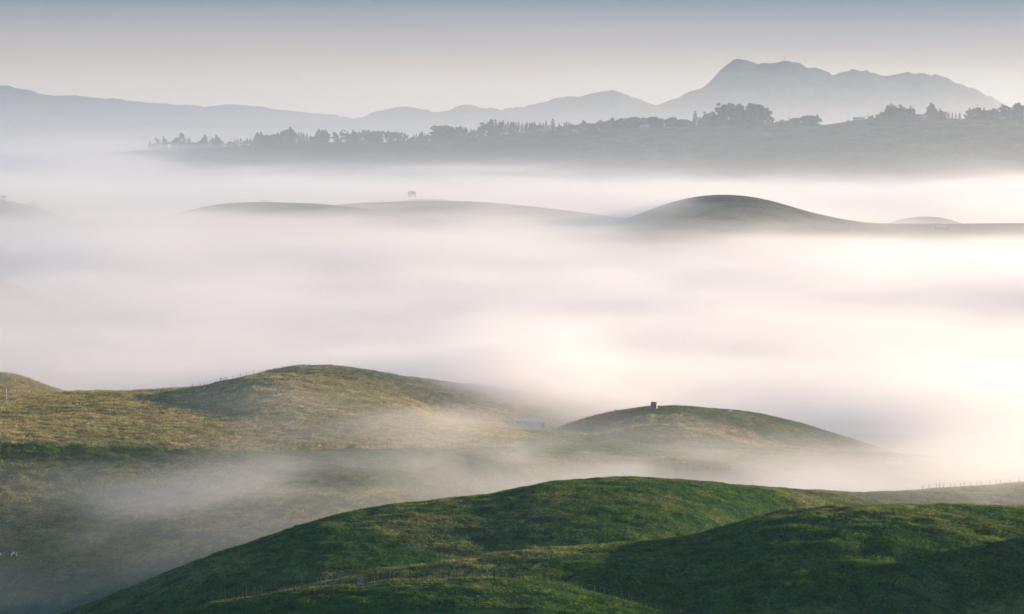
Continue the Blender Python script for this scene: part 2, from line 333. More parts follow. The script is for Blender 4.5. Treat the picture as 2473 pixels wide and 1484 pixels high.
def fog_volume(name, lo, hi, res, fn, material):
    ax = [np.linspace(lo[k], hi[k], res[k]) for k in range(3)]
    Zg, Yg, Xg = np.meshgrid(ax[2], ax[1], ax[0], indexing='ij')          # index = ix + nx*(iy + ny*iz)
    den = (fn(Xg.ravel(), Yg.ravel(), Zg.ravel(), ax) * 1000).astype(np.float32)   # stored per km
    co = np.stack([Xg.ravel(), Yg.ravel(), Zg.ravel()], -1).astype(np.float32)
    me = bpy.data.meshes.new(name); me.vertices.add(len(co)); me.vertices.foreach_set('co', co.ravel())
    me.attributes.new('fog', 'FLOAT', 'POINT').data.foreach_set('value', den)
    o = link(name, me); tag(o, kind='stuff')
    t = bpy.data.node_groups.new(name, 'GeometryNodeTree')
    t.interface.new_socket('Geometry', in_out='INPUT', socket_type='NodeSocketGeometry'); t.interface.new_socket('Geometry', in_out='OUTPUT', socket_type='NodeSocketGeometry')
    gi, go = N(t, 'NodeGroupInput'), N(t, 'NodeGroupOutput'); vc = N(t, 'GeometryNodeVolumeCube'); sm = N(t, 'GeometryNodeSetMaterial'); sm.inputs['Material'].default_value = material
    vc.inputs['Min'].default_value = lo; vc.inputs['Max'].default_value = hi
    for k, c in enumerate('XYZ'): vc.inputs['Resolution ' + c].default_value = res[k]
    ps = N(t, 'GeometryNodeInputPosition'); mr = N(t, 'ShaderNodeMapRange', data_type='FLOAT_VECTOR')
    t.links.new(ps.outputs[0], mr.inputs['Vector'])
    vi = [s for s in mr.inputs if s.type == 'VECTOR']
    vi[1].default_value = lo; vi[2].default_value = hi; vi[3].default_value = (0, 0, 0); vi[4].default_value = tuple(r - 1 for r in res)
    rd = N(t, 'ShaderNodeVectorMath', operation='ADD'); rd.inputs[1].default_value = (.5, .5, .5)
    fl = N(t, 'ShaderNodeVectorMath', operation='FLOOR')
    t.links.new([s for s in mr.outputs if s.type == 'VECTOR'][0], rd.inputs[0]); t.links.new(rd.outputs[0], fl.inputs[0])
    dt = N(t, 'ShaderNodeSeparateXYZ'); t.links.new(fl.outputs[0], dt.inputs[0])
    def im(op, a, b):
        q = N(t, 'FunctionNodeIntegerMath', operation=op)
        for s, v in zip(q.inputs, (a, b)):
            if isinstance(v, int): s.default_value = v
            else: t.links.new(v, s)
        return q.outputs[0]
    idx = im('ADD', dt.outputs[0], im('MULTIPLY', im('ADD', dt.outputs[1], im('MULTIPLY', dt.outputs[2], res[1])), res[0]))
    si = N(t, 'GeometryNodeSampleIndex', data_type='FLOAT', domain='POINT'); na = N(t, 'GeometryNodeInputNamedAttribute', data_type='FLOAT'); na.inputs[0].default_value = 'fog'
    t.links.new(gi.outputs[0], si.inputs['Geometry']); t.links.new(na.outputs[0], si.inputs['Value']); t.links.new(idx, si.inputs['Index'])
    t.links.new(si.outputs[0], vc.inputs['Density']); t.links.new(vc.outputs[0], sm.inputs[0]); t.links.new(sm.outputs[0], go.inputs[0])
    md = o.modifiers.new('fog', 'NODES'); md.node_group = t
    me.materials.append(material)
    return o

def column(fn2, ax, n):                                # a 2-D field spread over the grid's columns
    Y, X = np.meshgrid(ax[1], ax[0], indexing='ij'); return np.broadcast_to(fn2(X, Y)[None], (len(ax[2]),) + X.shape).reshape(-1)
PLUME = [(60, 1315), (250, 1262), (450, 1216), (650, 1180), (900, 1150), (1200, 1135), (1500, 1128), (1900, 1140)]
def near_fog(x, y, z, ax):
    und = column(lambda X, Y: fbm(X / 140, Y / 210, oct=3, seed=61), ax, 0) - .5
    lvl = 49 + (14 + 14 * sstep(1350, 1700, y)) * und + 8 * sstep(1500, 2400, y) - 6 * sstep(40, -20, np.abs(x - 70) - 60) * sstep(980, 1060, y) * sstep(1320, 1260, y)
    big = fbm(x / 60, y / 120, z / 9, oct=4, seed=71)
    D = np.interp(y, [640, 740, 860, 1000, 1200, 1380, 1600, 2500], [0, .003, .013, .009, .006, .011, .011, .009])
    D = D + .026 * sstep(40, 150, x) * sstep(900, 1000, y) * sstep(1600, 1300, y) + .018 * sstep(-80, 40, x) * sstep(845, 890, y) * sstep(1030, 920, y)
    D = D + .04 * np.exp(-((x - 12) / 60) ** 2) * sstep(1310, 1360, y) * sstep(1650, 1450, y)
    lvl = lvl + 11 * np.exp(-((x - 5) / 55) ** 2) * sstep(1300, 1350, y) * sstep(1650, 1450, y) + 4 * sstep(90, 170, x) * sstep(840, 950, y) + 10 * sstep(-90, -160, x) * sstep(1265, 1330, y) + 3 * sstep(110, 200, x) * sstep(1250, 1350, y) * sstep(2000, 1700, y)
    lvl = lvl + 6 * sstep(800, 860, y) * sstep(1010, 960, y)
    lvl = np.where(y > 1300, np.maximum(lvl, 40 + 12 * sstep(1300, 1500, y) + .3 * (lvl - 45)), lvl) - 12 * sstep(215, 380, x) * sstep(2300, 2000, y) - 15 * np.exp(-((x + 375) / 70) ** 2 - ((y - 2250) / 160) ** 2)
    zt = column(lambda X, Y: land_near(X / Y, Y, False)[0], ax, 0); uo = x / y * FPX + PW / 2
    hug = .018 * np.exp(-np.clip(z - zt, 0, None) / 3.5) * sstep(300, 850, uo) * sstep(1260, 1090, uo) * sstep(1030, 1060, y) * sstep(1200, 1150, y) * sstep(.30, .62, big)
    sp = np.array([hit(a, b_, 780, 1150)[:2] for a, b_ in PLUME]); dc = np.interp(x / y, sp[:, 0] / sp[:, 1], sp[:, 1])
    fine = fbm(x / 26, y / 40, z / 7, oct=3, seed=77)
    hug = hug + .038 * np.exp(-((y - dc) / 26) ** 2) * np.exp(-np.clip(z - zt, 0, None) / 5) * sstep(.3, .62, fine) * sstep(-.155, -.12, x / y) * sstep(.12, .06, x / y)
    calm = sstep(40, 80, x) * sstep(1130, 1180, y) * sstep(1500, 1420, y)
    h = lvl - 6 * calm - z + (32 - 14 * calm) * (big - .5)
    den = D * (.85 * sstep(-8, 20, h) + .15 * np.exp(-np.clip(-h, 0, None) / 9) * sstep(-40, -10, h))
    return np.clip(den * sstep(84, 76, z) * (.45 + 1.1 * fine) + hug, 0, 1)
def far_fog(x, y, z, ax):
    lvl = np.interp(x / y, [-.15, -.05, 0, .04, .08, .12, .15], [70, 73, 71, 60, 56, 48, 48]) * sstep(4700, 4100, y) + 62 * sstep(4100, 4700, y) - 30 * sstep(6500, 7200, y) + 17 * (column(lambda X, Y: fbm(X / 260, Y / 320, oct=4, seed=81), ax, 0) - .5) * 2
    for ox_, yy, wd_, up in ((150, 6500, 420, 46), (-50, 3420, 160, 27), (1600, 3400, 55, 16), (1660, 3420, 30, 10), (930, 3600, 60, 12), (1120, 3600, 80, 10), (2380, 3300, 60, 10), (700, 3450, 70, 6)):
        lvl = lvl + up * np.exp(-((x - (ox_ - PW / 2) / FPX * yy) / wd_) ** 2 - ((y - yy) / (110 if yy < 5000 else 500)) ** 2)
    big = fbm(x / 150, y / 240, z / 14, oct=5, seed=91)
    h = lvl - z + 50 * (big - .5)
    sea = .0075 * (.8 * sstep(-14, 26, h) + .2 * np.exp(-np.clip(-h, 0, None) / 14) * sstep(-60, -12, h))
    mist = .00022 * np.exp(-np.clip(z - 150, -60, None) / 75) * (.56 * sstep(3300, 4800, y) + .8 * sstep(6300, 7200, y)) * sstep(330, 260, z)
    sea = sea * (.35 + 1.3 * fbm(x / 70, y / 95, z / 11, oct=3, seed=97))
    return np.clip(sea + mist, 0, 1)
FOGC = (.855, .857, .89)
fog_volume('valley_fog', (-420, 640, 6), (620, 2500, 84), (200, 260, 46), near_fog, vol_material('valley_fog', FOGC, .001, .69, 11.0))
fog_volume('fog_sea', (-1700, 2500, 4), (2100, 9400, 335), (190, 260, 84), far_fog, vol_material('fog_sea', FOGC, .001, .69, 22.0))

# ------------------------------------------------------------------ mesh helpers for the things
def mesh(name, V, F, mats, smooth_=False, mi=None):
    me = bpy.data.meshes.new(name); me.from_pydata([tuple(map(float, v)) for v in V], [], [tuple(map(int, f)) for f in F])
    for m in (mats if isinstance(mats, (list, tuple)) else [mats]): me.materials.append(m)
    if mi is not None: me.polygons.foreach_set('material_index', np.array(mi, np.int32))
    if smooth_: me.polygons.foreach_set('use_smooth', np.ones(len(F), bool))
    me.update(); return me
class MB:
    def __init__(s): s.V, s.F = [], []
    def add(s, V, F):
        o = len(s.V); s.V += [tuple(v) for v in V]; s.F += [tuple(i + o for i in f) for f in F]
    def box(s, c, d, rz=0.0, tip=1.0):
        x, y, z = (q / 2 for q in d); C, S = math.cos(rz), math.sin(rz); P = []
        for k in (-1, 1):
            t = tip if k > 0 else 1
            for i, j in ((-1, -1), (1, -1), (1, 1), (-1, 1)):
                a, b = i * x * t, j * y * t; P.append((c[0] + a * C - b * S, c[1] + a * S + b * C, c[2] + k * z))
        s.add(P, [(0,3,2,1),(4,5,6,7),(0,1,5,4),(1,2,6,5),(2,3,7,6),(3,0,4,7)])
    def tube(s, pts, rs, n=6):
        pts = [np.array(p, float) for p in pts]; rings = []; o = len(s.V)
        for i, p in enumerate(pts):
            t = pts[min(i + 1, len(pts) - 1)] - pts[max(i - 1, 0)]; t /= np.linalg.norm(t) + 1e-9
            a = np.cross(t, (0, 0, 1.) if abs(t[2]) < .9 else (1., 0, 0)); a /= np.linalg.norm(a); b = np.cross(t, a)
            r = rs[i] if hasattr(rs, '__len__') else rs
            s.V += [tuple(p + r * (math.cos(2 * PI * k / n) * a + math.sin(2 * PI * k / n) * b)) for k in range(n)]
        for i in range(len(pts) - 1):
            for k in range(n):
                q = o + i * n; s.F.append((q + k, q + (k + 1) % n, q + n + (k + 1) % n, q + n + k))
        s.F.append(tuple(o + k for k in range(n))[::-1]); s.F.append(tuple(o + (len(pts) - 1) * n + k for k in range(n)))
    def lathe(s, prof, n=24, c=(0, 0, 0)):
        o = len(s.V)
        for r, z in prof: s.V += [(c[0] + r * math.cos(2 * PI * k / n), c[1] + r * math.sin(2 * PI * k / n), c[2] + z) for k in range(n)]
        for i in range(len(prof) - 1):
            for k in range(n): s.F.append((o + i * n + k, o + i * n + (k + 1) % n, o + (i + 1) * n + (k + 1) % n, o + (i + 1) * n + k))
        s.F.append(tuple(o + k for k in range(n))[::-1]); s.F.append(tuple(o + (len(prof) - 1) * n + k for k in range(n)))
    def mesh(s, name, mat, sm=False): return mesh(name, s.V, s.F, mat, sm)
    def build(s, name, mat, parent=None, sm=False): return link(name, s.mesh(name, mat, sm), parent)
def simple_material(name, c, rough=.8, var=.3, scale=3.0, spec=.3, metal=0.0):
    m, n = mat_new(name); o = N(n, 'ShaderNodeOutputMaterial'); b = N(n, 'ShaderNodeBsdfPrincipled'); tc = N(n, 'ShaderNodeTexCoord')
    f = noise_node(n, tc.outputs['Object'], scale, 4, .6, 1, 1, .35)
    n.links.new(ramp(n, f, [(.3, tuple(q * (1 - var) for q in c)), (.7, tuple(min(1, q * (1 + var)) for q in c))]), b.inputs['Base Color'])
    b.inputs['Roughness'].default_value = rough; b.inputs['Specular IOR Level'].default_value = spec; b.inputs['Metallic'].default_value = metal
    n.links.new(b.outputs[0], o.inputs[0]); return m
def leaf_material(name, c):
    m, n = mat_new(name); o = N(n, 'ShaderNodeOutputMaterial'); g = N(n, 'ShaderNodeNewGeometry'); oi = N(n, 'ShaderNodeObjectInfo')
    f = noise_node(n, g.outputs['Position'], .9, 2, .6)
    col = ramp(n, f, [(.3, tuple(q * .6 for q in c)), (.55, c), (.75, (c[0] * 1.6, c[1] * 1.4, c[2]))])
    col = mix(n, .5, col, ramp(n, oi.outputs['Random'], [(0, (.6, .65, .6)), (1, (1.35, 1.25, 1.1))]), 'MULTIPLY')
    d = N(n, 'ShaderNodeBsdfDiffuse'); t = N(n, 'ShaderNodeBsdfTranslucent'); ms = N(n, 'ShaderNodeMixShader'); ms.inputs[0].default_value = .35
    for k in (d, t): n.links.new(col, k.inputs[0])
    n.links.new(d.outputs[0], ms.inputs[1]); n.links.new(t.outputs[0], ms.inputs[2]); n.links.new(ms.outputs[0], o.inputs[0]); return m
M.update(post=simple_material('weathered_post', (.05, .043, .036)), pale_post=simple_material('pale_post', (.30, .23, .14)), wire=simple_material('fence_wire', (.12, .12, .12), .5, .1, 3, .5, .6),
         tank=simple_material('tank_plastic', (.035, .035, .04), .45, .15, 1.2, .5), timber=simple_material('timber', (.12, .095, .07)), white=simple_material('white_paint', (.75, .74, .70), .6, .08),
         tin=simple_material('shed_tin', (.30, .31, .33), .5, .15, .7, .5), wallp=simple_material('house_wall', (.55, .52, .47), .7, .1), roofp=simple_material('house_roof', (.16, .12, .11), .7, .2),
         glass=simple_material('window_glass', (.04, .045, .05), .08, .1, 1, .8), steel=simple_material('mast_steel', (.25, .25, .26), .5, .1), dirt=simple_material('bare_earth', (.07, .055, .04), .95, .3, 2),
         fleece=simple_material('fleece', (.62, .60, .55), .95, .12, 6), shrub=leaf_material('shrub_leaves', (.10, .19, .03)), conifer=leaf_material('conifer_needles', (.022, .042, .020)),
         broad=leaf_material('broad_leaves', (.035, .055, .024)), bark=simple_material('bark', (.09, .075, .06), .95))
def hide_material():
    m, n = mat_new('cow_hide'); o = N(n, 'ShaderNodeOutputMaterial'); b = N(n, 'ShaderNodeBsdfPrincipled'); tc = N(n, 'ShaderNodeTexCoord'); oi = N(n, 'ShaderNodeObjectInfo')
    va = N(n, 'ShaderNodeVectorMath', operation='ADD'); n.links.new(tc.outputs['Object'], va.inputs[0]); sc_ = N(n, 'ShaderNodeMath', operation='MULTIPLY'); sc_.inputs[1].default_value = 40; n.links.new(oi.outputs['Random'], sc_.inputs[0]); n.links.new(sc_.outputs[0], va.inputs[1])
    f = noise_node(n, va.outputs[0], 1.7, 2, .5, 1, .6, .8)
    sx_ = N(n, 'ShaderNodeSeparateXYZ'); n.links.new(tc.outputs['Object'], sx_.inputs[0])
    legs = N(n, 'ShaderNodeMapRange'); legs.inputs[1].default_value = .62; legs.inputs[2].default_value = .82; n.links.new(sx_.outputs['Z'], legs.inputs[0])
    hd = N(n, 'ShaderNodeMapRange'); hd.inputs[1].default_value = -.55; hd.inputs[2].default_value = -.95; hd.inputs[3].default_value = 0; hd.inputs[4].default_value = .5; n.links.new(sx_.outputs['X'], hd.inputs[0])
    ad = N(n, 'ShaderNodeMath', operation='ADD'); n.links.new(f, ad.inputs[0]); n.links.new(hd.outputs[0], ad.inputs[1])
    r = ramp(n, ad.outputs[0], [(.475, (1, 1, 1)), (.505, (0, 0, 0))])
    c = mix(n, r, (.02, .02, .022), (.72, .70, .66)); c = mix(n, legs.outputs[0], (.72, .70, .66), c)
    n.links.new(c, b.inputs['Base Color']); b.inputs['Roughness'].default_value = .8; n.links.new(b.outputs[0], o.inputs[0]); return m
M['hide'] = hide_material()
def thing(name, loc, label, cat, group=None, rz=0.0, scale=1.0):
    o = link(name, None); o.location = loc; o.rotation_euler = (0, 0, rz); o.scale = (scale,) * 3 if not hasattr(scale, '__len__') else scale
    return tag(o, label, cat, group)
def U(ox): return float(ray(ox, HORIZON)[0])
def spot(ox, d, dz=0.0):                               # ground point in the direction of a picture column at a distance
    x = U(ox) * d; return (x, d, zat(x, d) + dz)

# ------------------------------------------------------------------ fences
post_meshes = []
for k in range(6):
    b = MB(); r = .055 + .012 * random.random(); lean = [(random.uniform(-.06, .06), random.uniform(-.06, .06)) for _ in range(3)]
    b.tube([(0, 0, -.45), (lean[0][0] * .3, lean[0][1] * .3, .4), (lean[1][0], lean[1][1], .8), (lean[1][0] * 1.6, lean[1][1] * 1.6, 1.0)], [r * 1.15, r, r * .95, r * .8], 6)
    post_meshes.append(b.mesh('post', M['post']))
thin_meshes = []
for k in range(3):
    b = MB(); b.tube([(0, 0, -.4), (.01, .0, .5), (.02 * k, .01, 1.0)], [.035, .035, .03], 5); thin_meshes.append(b.mesh('post', M['post']))
def path_points(ctrl):                                 # [(column, distance)] -> dense ground track
    P = np.array(ctrl, float); us = np.array([U(a) for a in P[:, 0]]); t = np.linspace(0, len(P) - 1, len(P) * 60)
    u = np.interp(t, range(len(P)), us); d = smooth(np.interp(t, range(len(P)), P[:, 1]), 15)
    z = land(u, d); return np.stack([u * d, d, z], -1)
def walk(T, steps):
    L = np.concatenate([[0], np.cumsum(np.linalg.norm(np.diff(T[:, :2], axis=0), axis=1))]); s, out = 0.0, []
    while s < L[-1]:
        out.append([np.interp(s, L, T[:, k]) for k in range(3)]); s += steps()
    return np.array(out)
def fence(ctrl, label, steps, height, thick_every=0, thin=False, wires=3, jitter=.12, lean=.05, name='wire_fence', wide=1.0, skip=None):
    T = path_points(ctrl); P = walk(T, steps)
    if skip is not None: P = P[[not skip(p) for p in P]]
    P[:, 2] = land(P[:, 0] / P[:, 1], P[:, 1])
    root = thing(name, tuple(P[0]), label, 'fence'); rel = P - P[0]
    for i, p in enumerate(rel):
        big = (not thin) or (thick_every and i % thick_every == 0)
        o = link('post', random.choice(post_meshes if big else thin_meshes), root)
        h = height * (1 + random.uniform(-jitter, jitter)) * (1.12 if big and thin else 1)
        o.location = tuple(p); o.scale = (wide * random.uniform(.85, 1.25),) * 2 + (h,); o.rotation_euler = (random.gauss(0, lean), random.gauss(0, lean), random.uniform(0, 6))
    for k in range(wires):
        b = MB(); hh = height * (.32 + .3 * k) ; b.tube([(q[0], q[1], q[2] + hh + .02 * random.random()) for q in rel], .009, 4); b.build('wire', M['wire'], root)
    return root, P
def brace(root, P, i, j, h):                           # a strainer: rail and diagonal between two posts
    a, b = P[i] - P[0], P[j] - P[0]; m = MB(); m.tube([(a[0], a[1], a[2] + h * .9), (b[0], b[1], b[2] + h * .9)], .05, 6); m.build('brace_rail', M['post'], root)
    m = MB(); m.tube([(a[0], a[1], a[2] + .1), (b[0], b[1], b[2] + h * .85)], .045, 6); m.build('brace', M['post'], root)
def rd(r, ox): return float(np.interp(U(ox), US, near[r].d))
ur = random.uniform
f1, P1 = fence([(a, rd('fence_mound', a) + 1.5) for a in (525, 620, 720, 820, 920, 1020, 1120, 1220, 1320, 1420, 1520, 1620, 1760)],
      'old leaning post and wire fence curving along the mound below the dirt trail', lambda: random.choice([.7, .95, 1.1, 1.3, 1.5, 1.9]), 1.75, wires=3, jitter=.2, lean=.06, wide=1.4)
bush_line = [(-40, 1011), (0, 1012), (150, 1015), (300, 1018), (450, 1020), (600, 1023), (750, 1032), (900, 1043), (1000, 1053), (1100, 1063), (1200, 1076), (1260, 1090), (1330, 1120), (1390, 1165)]
fence(bush_line, 'long straight fence of thin stakes between the dry field and the green shrubs', lambda: 2.1 + ur(-.12, .12), 1.45, thick_every=6, thin=True, wires=4, jitter=.05, lean=.012, wide=1.6)
brow_line = [(a, rd('brow', a) + 2.0) for a in (462, 500, 560, 620, 690, 760, 830, 900, 960, 1020, 1080, 1125)]
f3, P3 = fence(brow_line, 'uneven stake fence with braced strainers running over the dry knoll', lambda: random.choice([1.5, 1.9, 2.4, 2.8]), 1.45, thick_every=5, thin=True, wires=4, lean=.05, wide=1.6)
for i in (5, 22, 40):
    if i + 1 < len(P3): brace(f3, P3, i, i + 1, 1.4)
row = [(10, 1118), (80, 1126), (135, 1127), (300, 1134), (500, 1140), (650, 1144), (800, 1146), (950, 1148), (1040, 1152)]
f4, P4 = fence(row, 'sparse dark post fence with two braced strainers across the dry field', lambda: ur(4.5, 8.5), 1.25, wires=3, lean=.02, wide=1.15)
for a in (83, 120):
    r0 = thing('fence_strainer', spot(a, 1124), 'H-shaped timber strainer in the dry field, %s the tall white pole' % ('closer to' if a == 83 else 'farther from'), 'fence strainer', 'fence strainers in the dry field')
    for q in (0, 1.6):
        o = link('post', post_meshes[int(q) % 6], r0); x_, y_, z_ = spot(a, 1124); o.location = (q, 0, zat(x_ + q, y_) - z_); o.scale = (1.4, 1.4, 1.5)
    m = MB(); m.tube([(0, 0, 1.15), (1.6, 0, 1.15)], .06, 6); m.build('rail', M['post'], r0)
    m = MB(); m.tube([(.75 if a == 83 else .1, 0, .0 if a == 83 else 1.1), (1.6 if a == 83 else .85, 0, 1.1 if a == 83 else .0)], .055, 6); m.build('brace', M['post'], r0)
crest6 = [(1245, 1277), (1300, 1271), (1340, 1267), (1420, 1262), (1480, 1258), (1530, 1252), (1579, 1247), (1639, 1243), (1700, 1238), (1770, 1232), (1840, 1226)]
fence(crest6, 'stake fence climbing the hill skyline and passing below the water tank', lambda: ur(2.6, 3.1), 1.45, thick_every=5, thin=True, wires=4, lean=.02, wide=1.6)
bank_line = [(a, rd('bank', a) + 1.2) for a in (1405, 1450, 1500, 1560, 1620, 1680, 1750, 1820, 1890)]
f6, P6 = fence(bank_line, 'pale post fence along the grassy bank below the water tank hill top', lambda: ur(8.2, 9.6), 1.5, wires=3, lean=.02, wide=1.15)
for o in f6.children:
    if o.name.startswith('post'): o.material_slots[0].link = 'OBJECT'; o.material_slots[0].material = M['pale_post']
misty = [(a, rd('middle_hill', a) + 12) for a in (2235, 2300, 2360, 2420, 2500)]
fence(misty, 'faint post fence fading into bright fog on the grassy crest', lambda: random.choice([1.4, 2.2, 2.9]), 1.5, wires=3, lean=.04)

# wooden gate in the mound fence
gx, gy, gz = spot(868, rd('fence_mound', 868) + 1.0)
g = thing('farm_gate', (gx, gy, gz), 'small slatted gate standing open at the curved mound fence', 'gate', rz=.5)
for q in (-.75, .75): m = MB(); m.box((q, 0, .75), (.12, .1, 2.1)); m.build('gate_post', M['timber'], g)
for k in range(5): m = MB(); m.box((0, 0, .3 + .25 * k), (1.38, .04, .09)); m.build('bar', M['tin'], g)
m = MB(); m.tube([(-.65, .04, .3), (.65, .04, 1.3)], .03, 5); m.build('gate_brace', M['tin'], g)

# ------------------------------------------------------------------ water tank with its timber rails
tx, ty, tz = spot(1581, 1259)
t = thing('water_tank', (tx, ty, tz - .1), 'dark round water tank with domed lid standing on the hill top', 'water tank')
b = MB(); pr = [(1.22, 0)]
for k in range(9): pr += [(1.25, .05 + .24 * k), (1.25, .21 + .24 * k), (1.22, .25 + .24 * k)]
b.lathe(pr, 36); b.build('tank_wall', M['tank'], t, True)
b = MB(); b.lathe([(1.27, 2.24), (1.22, 2.36), (.95, 2.52), (.55, 2.62), (.1, 2.66)], 36); b.build('tank_roof', M['tank'], t, True)
b = MB(); b.lathe([(.27, 2.5), (.27, 2.74), (.22, 2.79), (.02, 2.8)], 18, (-.62, -.3, -.02)); b.build('hatch', M['tank'], t, True)
b = MB(); b.tube([(-.95, -.95, .1), (-.95, -.95, 2.2), (-.8, -.75, 2.4)], .05, 8); b.build('inlet_pipe', M['steel'], t)
b = MB(); b.tube([(.3, -1.25, .18), (.3, -1.5, .18)], .05, 8); b.build('outlet_valve', M['steel'], t)
p = thing('timber_rails', (tx - 1.0, ty - 1.9, zat(tx - 1.0, ty - 1.9)), 'short timber rail pen built against the dark water tank', 'rail fence')
for q in (-.95, .1, 1.15): m = MB(); m.box((q, 0, .5), (.13, .12, 1.35)); m.build('rail_post', M['timber'], p)
for h in (.35, .68, 1.0): m = MB(); m.box((.1, -.09, h), (2.3, .045, .15)); m.build('rail', M['timber'], p)

# ------------------------------------------------------------------ sheds and houses
def house(name, ox, d, wd, dp, ht, rh, label, rz=0.0, wall='wallp', roof='roofp', wins=2, dz=0.0, cat='house', group=None, lit=None):
    x, y, z = hit(ox, -d, 1150, 1500) if d > -1500 and d < 0 else spot(ox, d); r = thing(name, (x, y, z + dz), label, cat, group, rz)
    b = MB(); b.box((0, 0, ht / 2 - .4), (wd, dp, ht + .8)); b.build('wall', M[wall], r)
    e = .35; b = MB()
    V = [(-wd/2-e, -dp/2-e, ht+.003), (wd/2+e, -dp/2-e, ht+.003), (wd/2+e, dp/2+e, ht+.003), (-wd/2-e, dp/2+e, ht+.003), (-wd/2+dp*.35, 0, ht+rh), (wd/2-dp*.35, 0, ht+rh)]
    b.add(V, [(0,3,2,1),(0,1,5,4),(1,2,5),(2,3,4,5),(3,0,4)]); b.build('roof', M[roof], r)
    for k in range(wins):
        wx = -wd / 2 + wd * (k + .5) / max(wins, 1); f = MB(); f.box((wx, -dp / 2 - .02, ht * .55), (wd / wins * .45, .08, ht * .4)); fo = f.build('window', M['white'], r)
        q = MB(); q.box((wx, -dp / 2 - .07, ht * .55), (wd / wins * .38, .03, ht * .33)); q.build('pane', M['glass'], fo)
    m = MB(); m.box((wd * .5 - wd * .09, -dp / 2 - .02, ht * .4), (min(1.2, wd * .1), .07, ht * .78)); m.build('door', M['timber'], r)
    return r
house('farm_shed', 1281, -1035, 9.6, 7.5, 2.9, 1.0, 'low grey tin shed with shallow hipped roof sunk in the mist', .25, 'tin', 'tin', 0, cat='shed')
y0 = 1282
pn = thing('stock_yard', spot(1215, y0), 'faint timber rail stock yard in mist beside the low tin shed', 'stock yard')
for k in range(9):
    q = -9 + 2.2 * k; m = MB(); m.box((q, .4 * math.sin(k), .55), (.12, .12, 1.7)); m.build('yard_post', M['timber'], pn)
for k in range(8):
    if k in (3,): continue
    for h in (.6, 1.1):
        q = -9 + 2.2 * k; m = MB(); m.tube([(q, .4 * math.sin(k), h), (q + 2.2, .4 * math.sin(k + 1), h)], .05, 5); m.build('yard_rail', M['timber'], pn)
pl = thing('marker_pole', spot(11, 1180), 'tall thin white pole standing at the edge of the dry field', 'pole')
m = MB(); m.tube([(0, 0, -.5), (-.05, 0, 2.6), (-.1, 0, 5.2)], [.075, .07, .06], 8); m.build('pole', M['white'], pl)
m = MB(); m.lathe([(.10, 5.15), (.10, 5.3), (.03, 5.42)], 10, (-.1, 0, 0)); m.build('cap', M['timber'], pl)

# ------------------------------------------------------------------ animals
def skin_mesh(name, verts, edges, radii, mat, root=0, sub=2):
    me = bpy.data.meshes.new(name); me.from_pydata(verts, edges, []); o = bpy.data.objects.new(name, me); COL.objects.link(o)
    o.modifiers.new('s', 'SKIN'); sv = me.skin_vertices[0].data
    for k, r in enumerate(radii): sv[k].radius = r if hasattr(r, '__len__') else (r, r)
    sv[root].use_root = True; sb = o.modifiers.new('d', 'SUBSURF'); sb.levels = sub; sb.render_levels = sub
    dg = bpy.context.evaluated_depsgraph_get(); dg.update(); new = bpy.data.meshes.new_from_object(o.evaluated_get(dg)); new.name = name
    bpy.data.objects.remove(o); new.materials.clear(); new.materials.append(mat); new.polygons.foreach_set('use_smooth', np.ones(len(new.polygons), bool)); return new
def cow_mesh(name, mat, lying=False):                  # faces -x; the body is one skin
    if not lying:
        V = [(.62,0,1.08),(.25,0,1.05),(-.2,0,1.03),(-.58,0,1.08),(-.86,0,1.25),(-1.06,0,1.36),(-1.28,0,1.22),(-1.42,0,1.08)]
        R = [(.27,.31),(.31,.36),(.32,.37),(.27,.33),(.15,.2),(.13,.15),(.10,.11),(.08,.075)]
        E = [(i, i + 1) for i in range(7)]
        def leg(top, pts, rs):
            o = len(V); V.extend(pts); R.extend(rs); E.append((top, o)); E.extend((o + i, o + i + 1) for i in range(len(pts) - 1))
        for s_ in (-1, 1):
            leg(0, [(.70,.17*s_,.82),(.60,.18*s_,.62),(.78,.18*s_,.40),(.73,.18*s_,.12),(.69,.18*s_,.02)], [.17,.10,.065,.05,.06])
            leg(3, [(-.60,.16*s_,.78),(-.57,.17*s_,.58),(-.59,.17*s_,.38),(-.57,.17*s_,.12),(-.60,.17*s_,.02)], [.13,.085,.065,.048,.06])
            leg(5, [(-1.04,.2*s_,1.42)], [.05])
        leg(0, [(.92,0,1.22),(1.0,0,.95),(1.0,0,.6),(1.0,0,.45)], [.06,.03,.025,.05])
        return skin_mesh(name, V, E, R, mat)
    V = [(.75,0,.40),(.35,0,.40),(-.1,0,.42),(-.5,0,.46),(-.78,0,.66),(-.95,0,.85),(-1.15,0,.74),(-1.28,0,.62),(-.93,.22,.95),(-.93,-.22,.95),(-.5,.3,.12),(-.85,.3,.08),(-.5,-.3,.12),(-.85,-.3,.08),(.5,.34,.14),(.1,.42,.08),(.5,-.34,.14),(.1,-.42,.08)]
    E = [(i, i + 1) for i in range(7)] + [(5,8),(5,9),(3,10),(10,11),(3,12),(12,13),(0,14),(14,15),(0,16),(16,17)]
    R = [(.3,.33),(.36,.38),(.36,.38),(.3,.33),(.17,.2),(.13,.15),(.1,.11),(.08,.08),.05,.05,.1,.06,.1,.06,.13,.07,.13,.07]
    return skin_mesh(name, V, E, R, mat)
def eye_horn(par, mat, head=(-1.2, 0, 1.26), w=.1):
    for s_ in (-1, 1):
        m = MB(); m.lathe([(.005, -.02), (.022, 0), (.005, .02)], 8, (head[0], w * s_, head[2])); m.build('eye', mat, par)
cow_me = cow_mesh('body', M['hide']); lie_me = cow_mesh('body', M['hide'], True)
